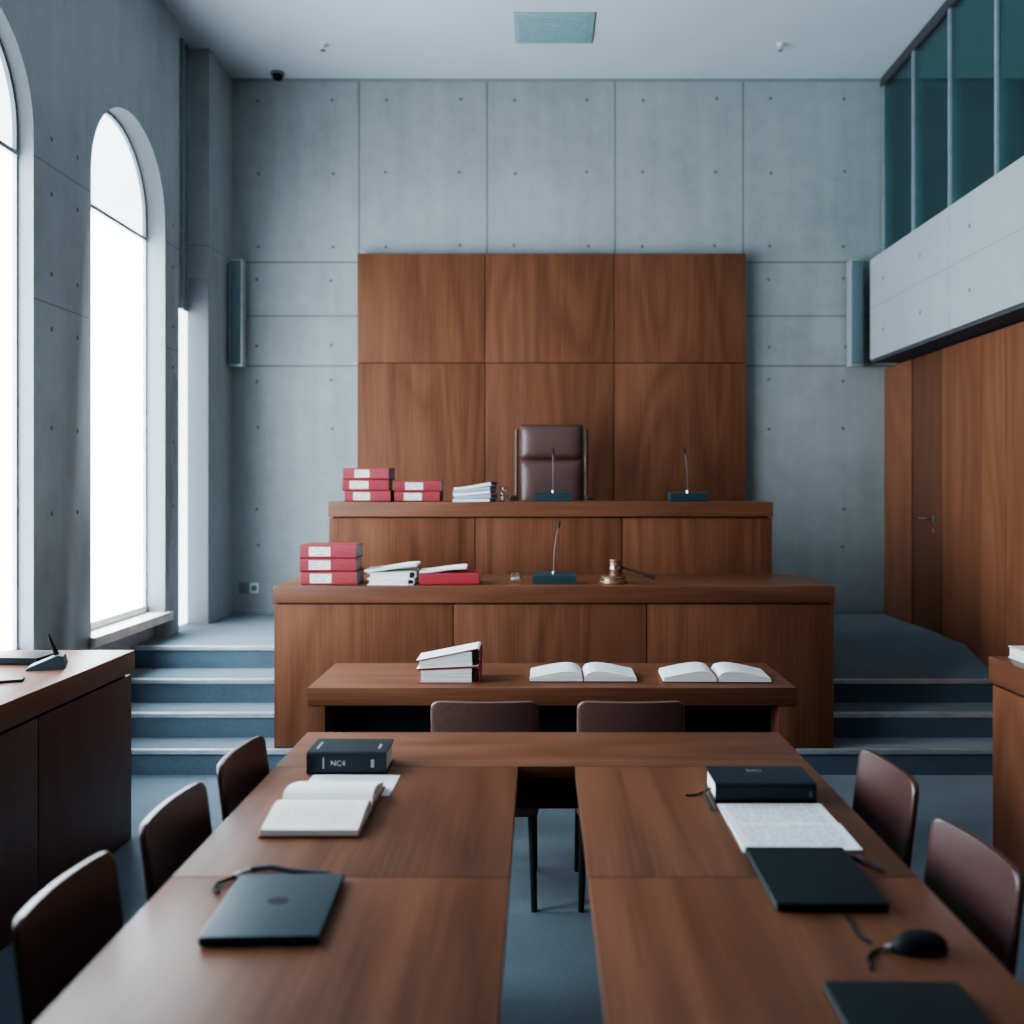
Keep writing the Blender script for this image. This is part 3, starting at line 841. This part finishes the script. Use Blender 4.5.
b2.rotation_euler = (0, R(-2.6), 0); b2.location.z = .8160

gB = 'white paper pile on the clerk bench'
ring_binder('lower white-paged grey binder in the pile on the clerk bench', (-.835, 5.42, 1.04), .265, .21, .034, .034, .0, gB, PAPER, WHITEP)
ring_binder('middle white-paged grey binder in the pile on the clerk bench', (-.832, 5.42, 1.0742), .268, .21, .034, .044, .02, gB, PAPER, WHITEP)
o = sheaf('loose_papers', 'loose curled white papers topping the pile on the clerk bench', 'papers', (-.838, 5.42, 1.113), .29, .21, .014, .030, .015, None, WHITEP, [WHITEP, PAPER])
rb = law_book('law_binder', 'single plain red binder lying under papers on the clerk bench', 'binder', (-.507, 5.42, 1.04), .335, .22, .068, -.01, None, REDB, GREYP)
o = sheaf('loose_papers', 'loose white papers lying on the single red binder', 'papers', (-.548, 5.41, 1.1082), .262, .19, .012, .022, .05, None, WHITEP, [WHITEP, PAPER])

def open_book(label, loc, hw, hgt, tl, tr, rz, group, cover, edge, page, ribbon=None):
    b = thing('open_book', label, 'book', loc, rz, group)
    MB().box(-hw-.006, hw+.006, -hgt/2-.005, hgt/2+.005, 0, .004, .001).build('cover', cover, b)
    for sg, t_ in ((-1, tl), (1, tr)):
        top = []
        for k in range(17):
            u = k/16
            x = .003+(hw-.003)*u
            bul = t_*(.35+1.0*math.sin(math.pi*min(u*1.15+.08, 1)**.62)*.95) if u < .999 else t_*.35
            zz = .0045+t_*(.42+.75*math.sin(math.pi*u**.55)*(1-.25*u)+.30*u*(1-u)) if t_ else 0
            top.append((sg*x, zz))
        pts = [(sg*.003, .0045)]+top+[(sg*(hw+.003), .0045)]
        MB().prism(pts, 'Y', -hgt/2, hgt/2, 0, 1).build('page_block', [edge, page], b)
    if ribbon:
        MB().tube([(0, -hgt/2-.004, .016), (0, -hgt/4, .020), (0, hgt/4, .020), (0, hgt/2+.004, .016)], .0035, n=6).build('ribbon', ribbon, b)
    return b
gO = 'open books on the clerk table'
open_book('left open book on the clerk table, white pages', (.187, 4.20, .75), .228, .215, .036, .036, 0, gO, MAROON, WHITEP, PRINT_BOOK, REDC)
open_book('right open book on the clerk table near its right end', (.765, 4.19, .75), .228, .215, .038, .038, R(-1.5), gO, MAROON, WHITEP, PRINT_BOOK, REDC)

sh = MB().box(-.127, .127, -.092, .092, 0, .0012).build('paper_sheet', PRINT_SHEET, None, (-.538, 2.69, .75), R(-1))
tag(sh, 'white printed sheet partly under the open book on the long table', 'paper')
# open book on the long table, gutter across (reader sits on the left)
ob = open_book('thick open book with cream pages on the long table', (-.556, 2.475, .7515), .185, .235, .030, .034, R(90), None, MAROON, CREAMP, PRINT_LEFT)
MB().tube([(.02, -.119, .03), (.0, -.127, .035), (-.05, -.128, .02), (-.075, -.128, .012)], .003, n=6).build('ribbon', MAROON, ob)

# black books
bb = law_book('thick_book', 'thick black book with spine lettering on the left of the long table', 'book', (-.568, 2.862, .75), .234, .15, .066, 0, None, NAVY, CREAMP)
lettering('NC4', .022, 'spine_lettering', INKL, bb, (-.025, -.0752, .033), (R(90), 0, 0))
MB().box(-.069, -.066, -.0756, -.075, .018, .05).box(.072, .081, -.0756, -.075, .022, .028).box(.072, .081, -.0756, -.075, .030, .036).box(.072, .081, -.0756, -.075, .038, .044).build('spine_bars', INKL, bb)
mb = MB()
for x0, n in ((-.098, 6), (.085, 4)):
    for k in range(n): mb.box(x0, x0+.007, -.035+k*.012, -.027+k*.012, .066, .0664)
mb.build('cover_lettering', INKL, bb)
bk = law_book('thick_book', 'thick black book with faint emblem on the right of the long table', 'book', (.603, 2.612, .75), .270, .155, .054, 0, None, NAVY, WHITEP)
lettering('VC1', .024, 'cover_emblem', INKD, bk, (-.005, .035, .0542), (0, 0, 0))
MB().box(.117, .121, -.0781, -.0775, .018, .032).build('spine_mark', INKD, bk)
MB().tube([(-.130, .01, .014), (-.150, .003, .006), (-.175, -.012, .0025), (-.205, -.018, .0025)], .0025, n=6).build('ribbon', RUBBER, bk)

def pen(label, a, b_):
    a, b_ = Vector(a), Vector(b_)
    L_ = (b_-a).length
    p = thing('pen', label, 'pen', a, math.atan2((b_-a).y, (b_-a).x), 'black pens on the long table')
    MB().tube([(0, 0, 0), (.012, 0, 0), (L_*.55, 0, 0)], [.0015, .0045, .0045], n=10).build('barrel', RUBBER, p)
    MB().tube([(L_*.55, 0, 0), (L_*.97, 0, 0), (L_, 0, 0)], [.0049, .0049, .003], n=10).build('cap', RUBBER, p)
    MB().box(L_*.68, L_*.97, -.0012, .0012, .0049, .0062).build('clip', CHROME, p)
pen('black pen lying along the page edge of the right black book', (.449, 2.47, .755), (.452, 2.61, .755))
pen('black pen poking out beside the right edge of the black laptop touching the printed pages', (.755, 2.075, .755), (.712, 2.165, .755))

# documents
d1 = MB().box(-.137, .137, -.075, .075, 0, .0045).build('printed_document', PRINT_DOC, None, (.608, 2.446, .75), R(.3))
tag(d1, 'white printed pages lying directly in front of the right black book', 'document', 'printed pages right of the slot')
d2 = MB().box(-.137, .137, -.086, .086, 0, .0065).box(-.137, .137, -.087, .084, .0066, .0075).build('printed_document', PRINT_DOC, None, (.609, 2.283, .75), R(-.4))
tag(d2, 'white printed pages lying against the far edge of the right black laptop', 'document', 'printed pages right of the slot')

# laptops
def laptop(label, loc, w, d_, rz, shell, logo=False):
    l = thing('laptop', label, 'laptop', loc, rz, 'closed laptops on the long table')
    MB().box(-w/2, w/2, -d_/2, d_/2, .002, .011, .004, seg=3).build('base', shell, l)
    MB().box(-w/2, w/2, -d_/2, d_/2, .0115, .018, .003, seg=3).build('lid', shell, l)
    mb = MB()
    for sx in (-1, 1):
        for sy in (-1, 1): mb.lathe([(0, 0), (.007, 0), (.007, .0025), (0, .0025)], 10, 0, Matrix.Translation((sx*(w/2-.02), sy*(d_/2-.02), 0)))
    mb.build('rubber_foot', RUBBER, l)
    if logo:
        m = Matrix.Translation((0, .01, .018)) @ Matrix.Diagonal((1.25, .85, 1, 1))
        MB().lathe([(0, 0), (.017, 0), (.017, .0004), (0, .0004)], 24, 0, m).build('lid_logo', RUBBER, l)
    return l
laptop('dark blue grey closed laptop on the left arm of the long table', (-.524, 1.892, .75), .222, .285, R(2.2), LAPTOP, True)
laptop('black closed laptop just in front of the printed pages on the right', (.583, 2.037, .75), .224, .30, R(-.3), LAPTOP_K)
laptop('black closed laptop cut off by the bottom right of the picture', (.586, 1.452, .75), .226, .285, R(-1), LAPTOP_K)

cb = thing('charging_cable', 'dark cable with silver plug curled behind the left laptop', 'cable', (-.60, 2.06, .75))
MB().tube([(-.068, -.085, .004), (-.083, -.072, .004), (-.084, -.045, .005), (-.066, -.028, .006), (-.058, -.018, .006)], .0042).build('cord', RUBBER, cb)
MB().tube([(-.035, .020, .007), (.01, .030, .009), (.06, .012, .008), (.11, .008, .005), (.145, .004, .004)], .006).build('cord', LAPTOP, cb)
MB().tube([(-.058, -.0175, .006), (-.050, .004, .007), (-.0355, .0195, .007)], .0065).build('plug', CHROME, cb)

m = thing('computer_mouse', 'black wired mouse on the right arm of the long table', 'mouse', (.692, 1.735, .75), R(4))
body = MB(); bm = body.bm
n1, n2 = 20, 8; rings = []
for k in range(n2+1):
    a = math.pi/2*k/n2
    rr, zz = math.cos(a)**.7 if k < n2 else 0, math.sin(a)
    if k == n2: rings.append([bm.verts.new((.004, 0, .034))])
    else: rings.append([bm.verts.new((.053*rr*math.cos(2*math.pi*i/n1)*(1)+.004*zz, .030*rr*math.sin(2*math.pi*i/n1)*(1+.08*math.cos(2*math.pi*i/n1)), .002+.032*zz)) for i in range(n1)])
for a, b in zip(rings, rings[1:]):
    for i in range(n1):
        q = (i+1) % n1
        bm.faces.new((a[i], a[q], b[q], b[i])) if len(b) > 1 else bm.faces.new((a[i], a[q], b[0]))
bm.faces.new(rings[0][::-1])
bmesh.ops.recalc_face_normals(bm, faces=bm.faces)
body.build('shell', RUBBER, m, smooth=80)
MB().tube([(-.052, 0, .008), (-.066, 0, .006)], .0055).build('cable_boot', CHROME, m)
MB().tube([(-.066, 0, .006), (-.085, -.004, .0035), (-.105, -.025, .0035), (-.113, -.045, .0035), (-.117, -.065, .0035)], .0033).build('cable', RUBBER, m)
c2 = MB().tube([(.012, .0, .003), (.012, -.045, .003), (.008, -.088, .003), (.014, -.110, .003), (.024, -.119, .003)], .003).build('laptop_cable', RUBBER, None, (.590, 1.878, .75))
tag(c2, 'thin black cable running from the right black laptop toward the mouse', 'cable')

# ------------------------------------------------------------------ microphones
def gooseneck_mic(label, loc, w, lean, hgt, group):
    g = thing('desk_microphone', label, 'microphone', loc, 0, group)
    MB().prism([(-.065, 0), (.065, 0), (.065, .055), (.045, .061), (-.055, .054), (-.065, .046)], 'X', -w/2, w/2).build('base', TEALP, g)
    MB().lathe([(0, .0), (.010, 0), (.010, .016), (.006, .020), (0, .020)], 14, 0, Matrix.Translation((-.004, -.03, .0550))).build('socket', CHROME, g)
    P = [(-.004, -.03, .0805), (-.003+lean*.1, -.03, .0805+hgt*.4), (-.002+lean*.45, -.032, .0805+hgt*.75), (lean, -.038, .0805+hgt)]
    MB().tube(P, .0029).build('gooseneck', NECK, g)
    e = Vector(P[-1])
    MB().tube([e, e+Vector((lean*.12, -.004, .02)), e+Vector((lean*.3, -.008, .042))], [.005, .0075, .006], n=10).build('microphone_head', RUBBER, g)
gooseneck_mic('gooseneck microphone on the clerk bench left of the gavel', (.082, 5.43, 1.04), .246, .024, .235, 'gooseneck microphones')
gooseneck_mic('gooseneck microphone on the judge bench in front of the brown armchair', (.088, 6.10, 1.493), .238, -.004, .222, 'gooseneck microphones')
gooseneck_mic('gooseneck microphone alone on the right half of the judge bench', (.948, 6.10, 1.493), .238, -.022, .222, 'gooseneck microphones')

g = thing('desk_microphone', 'short wedge-shaped microphone on the left side desk', 'microphone', (-2.015, 3.90, .848), R(20))
MB().prism([(-.078, 0), (.060, 0), (.066, .012), (.056, .052), (.035, .056), (-.070, .014), (-.080, .006)], 'Y', -.045, .045).build('base', TEALP, g)
MB().tube([(.028, 0, .054), (.008, 0, .105), (-.004, 0, .142)], [.010, .007, .004], n=10).build('microphone_stem', RUBBER, g)
f = thing('flat_case', 'flat black slim case behind the microphone on the left side desk', 'case', (-2.195, 4.04, .848), R(-4))
MB().box(-.105, .105, -.075, .075, 0, .026, .004).build('body', RUBBER, f)
MB().box(-.106, .106, -.0765, .0765, .0265, .031, .002).build('lid', LAPTOP_K, f)
ph = thing('mobile_phone', 'small black phone lying at the front of the left side desk', 'phone', (-2.045, 3.63, .848), R(24))
MB().box(-.065, .065, -.032, .032, 0, .010, .004, seg=3).build('body', RUBBER, ph)
MB().box(-.058, .058, -.028, .028, .0101, .0108).build('screen', LAPTOP_K, ph)

# ------------------------------------------------------------------ gavel, glasses, book on right desk
s = thing('sound_block', 'round brown gavel block on the clerk bench', 'gavel block', (.418, 5.42, 1.04))
MB().lathe([(0, 0), (.078, 0), (.082, .006), (.080, .016), (.070, .020), (.070, .026), (.074, .030), (.074, .038), (.068, .042), (0, .042)], 32).build('block', BRASS, s)
MB().lathe([(.0705, .0205), (.0725, .0205), (.0725, .0255), (.0705, .0255), (.0705, .0205)], 32).build('metal_band', CHROME, s)
g = thing('gavel', 'brown wooden gavel standing on its round block', 'gavel', (.430, 5.42, 1.0822))
MB().lathe([(0, 0), (.030, 0), (.034, .004), (.034, .014), (.028, .018), (.031, .022), (.031, .030), (.033, .048), (.031, .066), (.031, .074), (.028, .078), (.034, .082), (.034, .092), (.030, .096), (0, .096)], 28).build('head', BRASS, g)
MB().lathe([(.0312, .040), (.0345, .040), (.0345, .056), (.0312, .056), (.0312, .040)], 28).build('metal_band', CHROME, g)
MB().tube([(.030, 0, .052), (.06, -.004, .044), (.10, -.01, .034), (.17, -.02, .010), (.215, -.027, -.008), (.222, -.028, -.011)], [.010, .009, .0095, .0115, .012, .009], n=12).build('handle', GAVELD, g)

gt = thing('glass_tumbler', 'small clear glass beside the clipped folders on the judge bench', 'glass', (-.232, 6.10, 1.493))
MB().lathe([(0, 0), (.028, 0), (.031, .095), (.029, .096), (.0265, .010), (0, .009)], 24).build('glass_wall', GLASS, gt)
MB().lathe([(0, .0095), (.0258, .0105), (.0275, .05), (0, .05)], 24).build('water', GLASS, gt)
gv = thing('glass_tumbler', 'low thick glass cup left of the microphone on the clerk bench', 'glass', (-.142, 5.42, 1.04))
MB().lathe([(0, 0), (.030, 0), (.034, .006), (.036, .056), (.034, .058), (.029, .055), (.026, .020), (0, .018)], 28).build('glass_wall', GLASS, gv)
MB().lathe([(0, .0185), (.0245, .0205), (.026, .034), (0, .034)], 20).build('wax_fill', CREAMP, gv)

rb = thing('closed_book', 'white paged closed book on the right side desk', 'book', (2.15, 3.98, .85))
MB().box(-.115, .115, -.15, .15, 0, .005, .001).box(-.115, .115, -.15, .15, .047, .052, .001).box(.110, .115, -.15, .15, .005, .047).build('cover', plain('pale_grey_cover', (.62, .64, .66), .5), rb)
MB().box(-.110, .1095, -.145, .145, .0055, .0465).build('page_block', WHITEP, rb)

# ------------------------------------------------------------------ light
w = bpy.data.worlds.new('world'); scene.world = w; w.use_nodes = True
nt = w.node_tree
bg = nt.nodes.get('Background')
bg.inputs[0].default_value = (.74, .87, 1.0, 1); bg.inputs[1].default_value = .08
scene.view_settings.view_transform = 'AgX'
scene.view_settings.look = 'AgX - Medium High Contrast'
scene.view_settings.exposure = 0.16
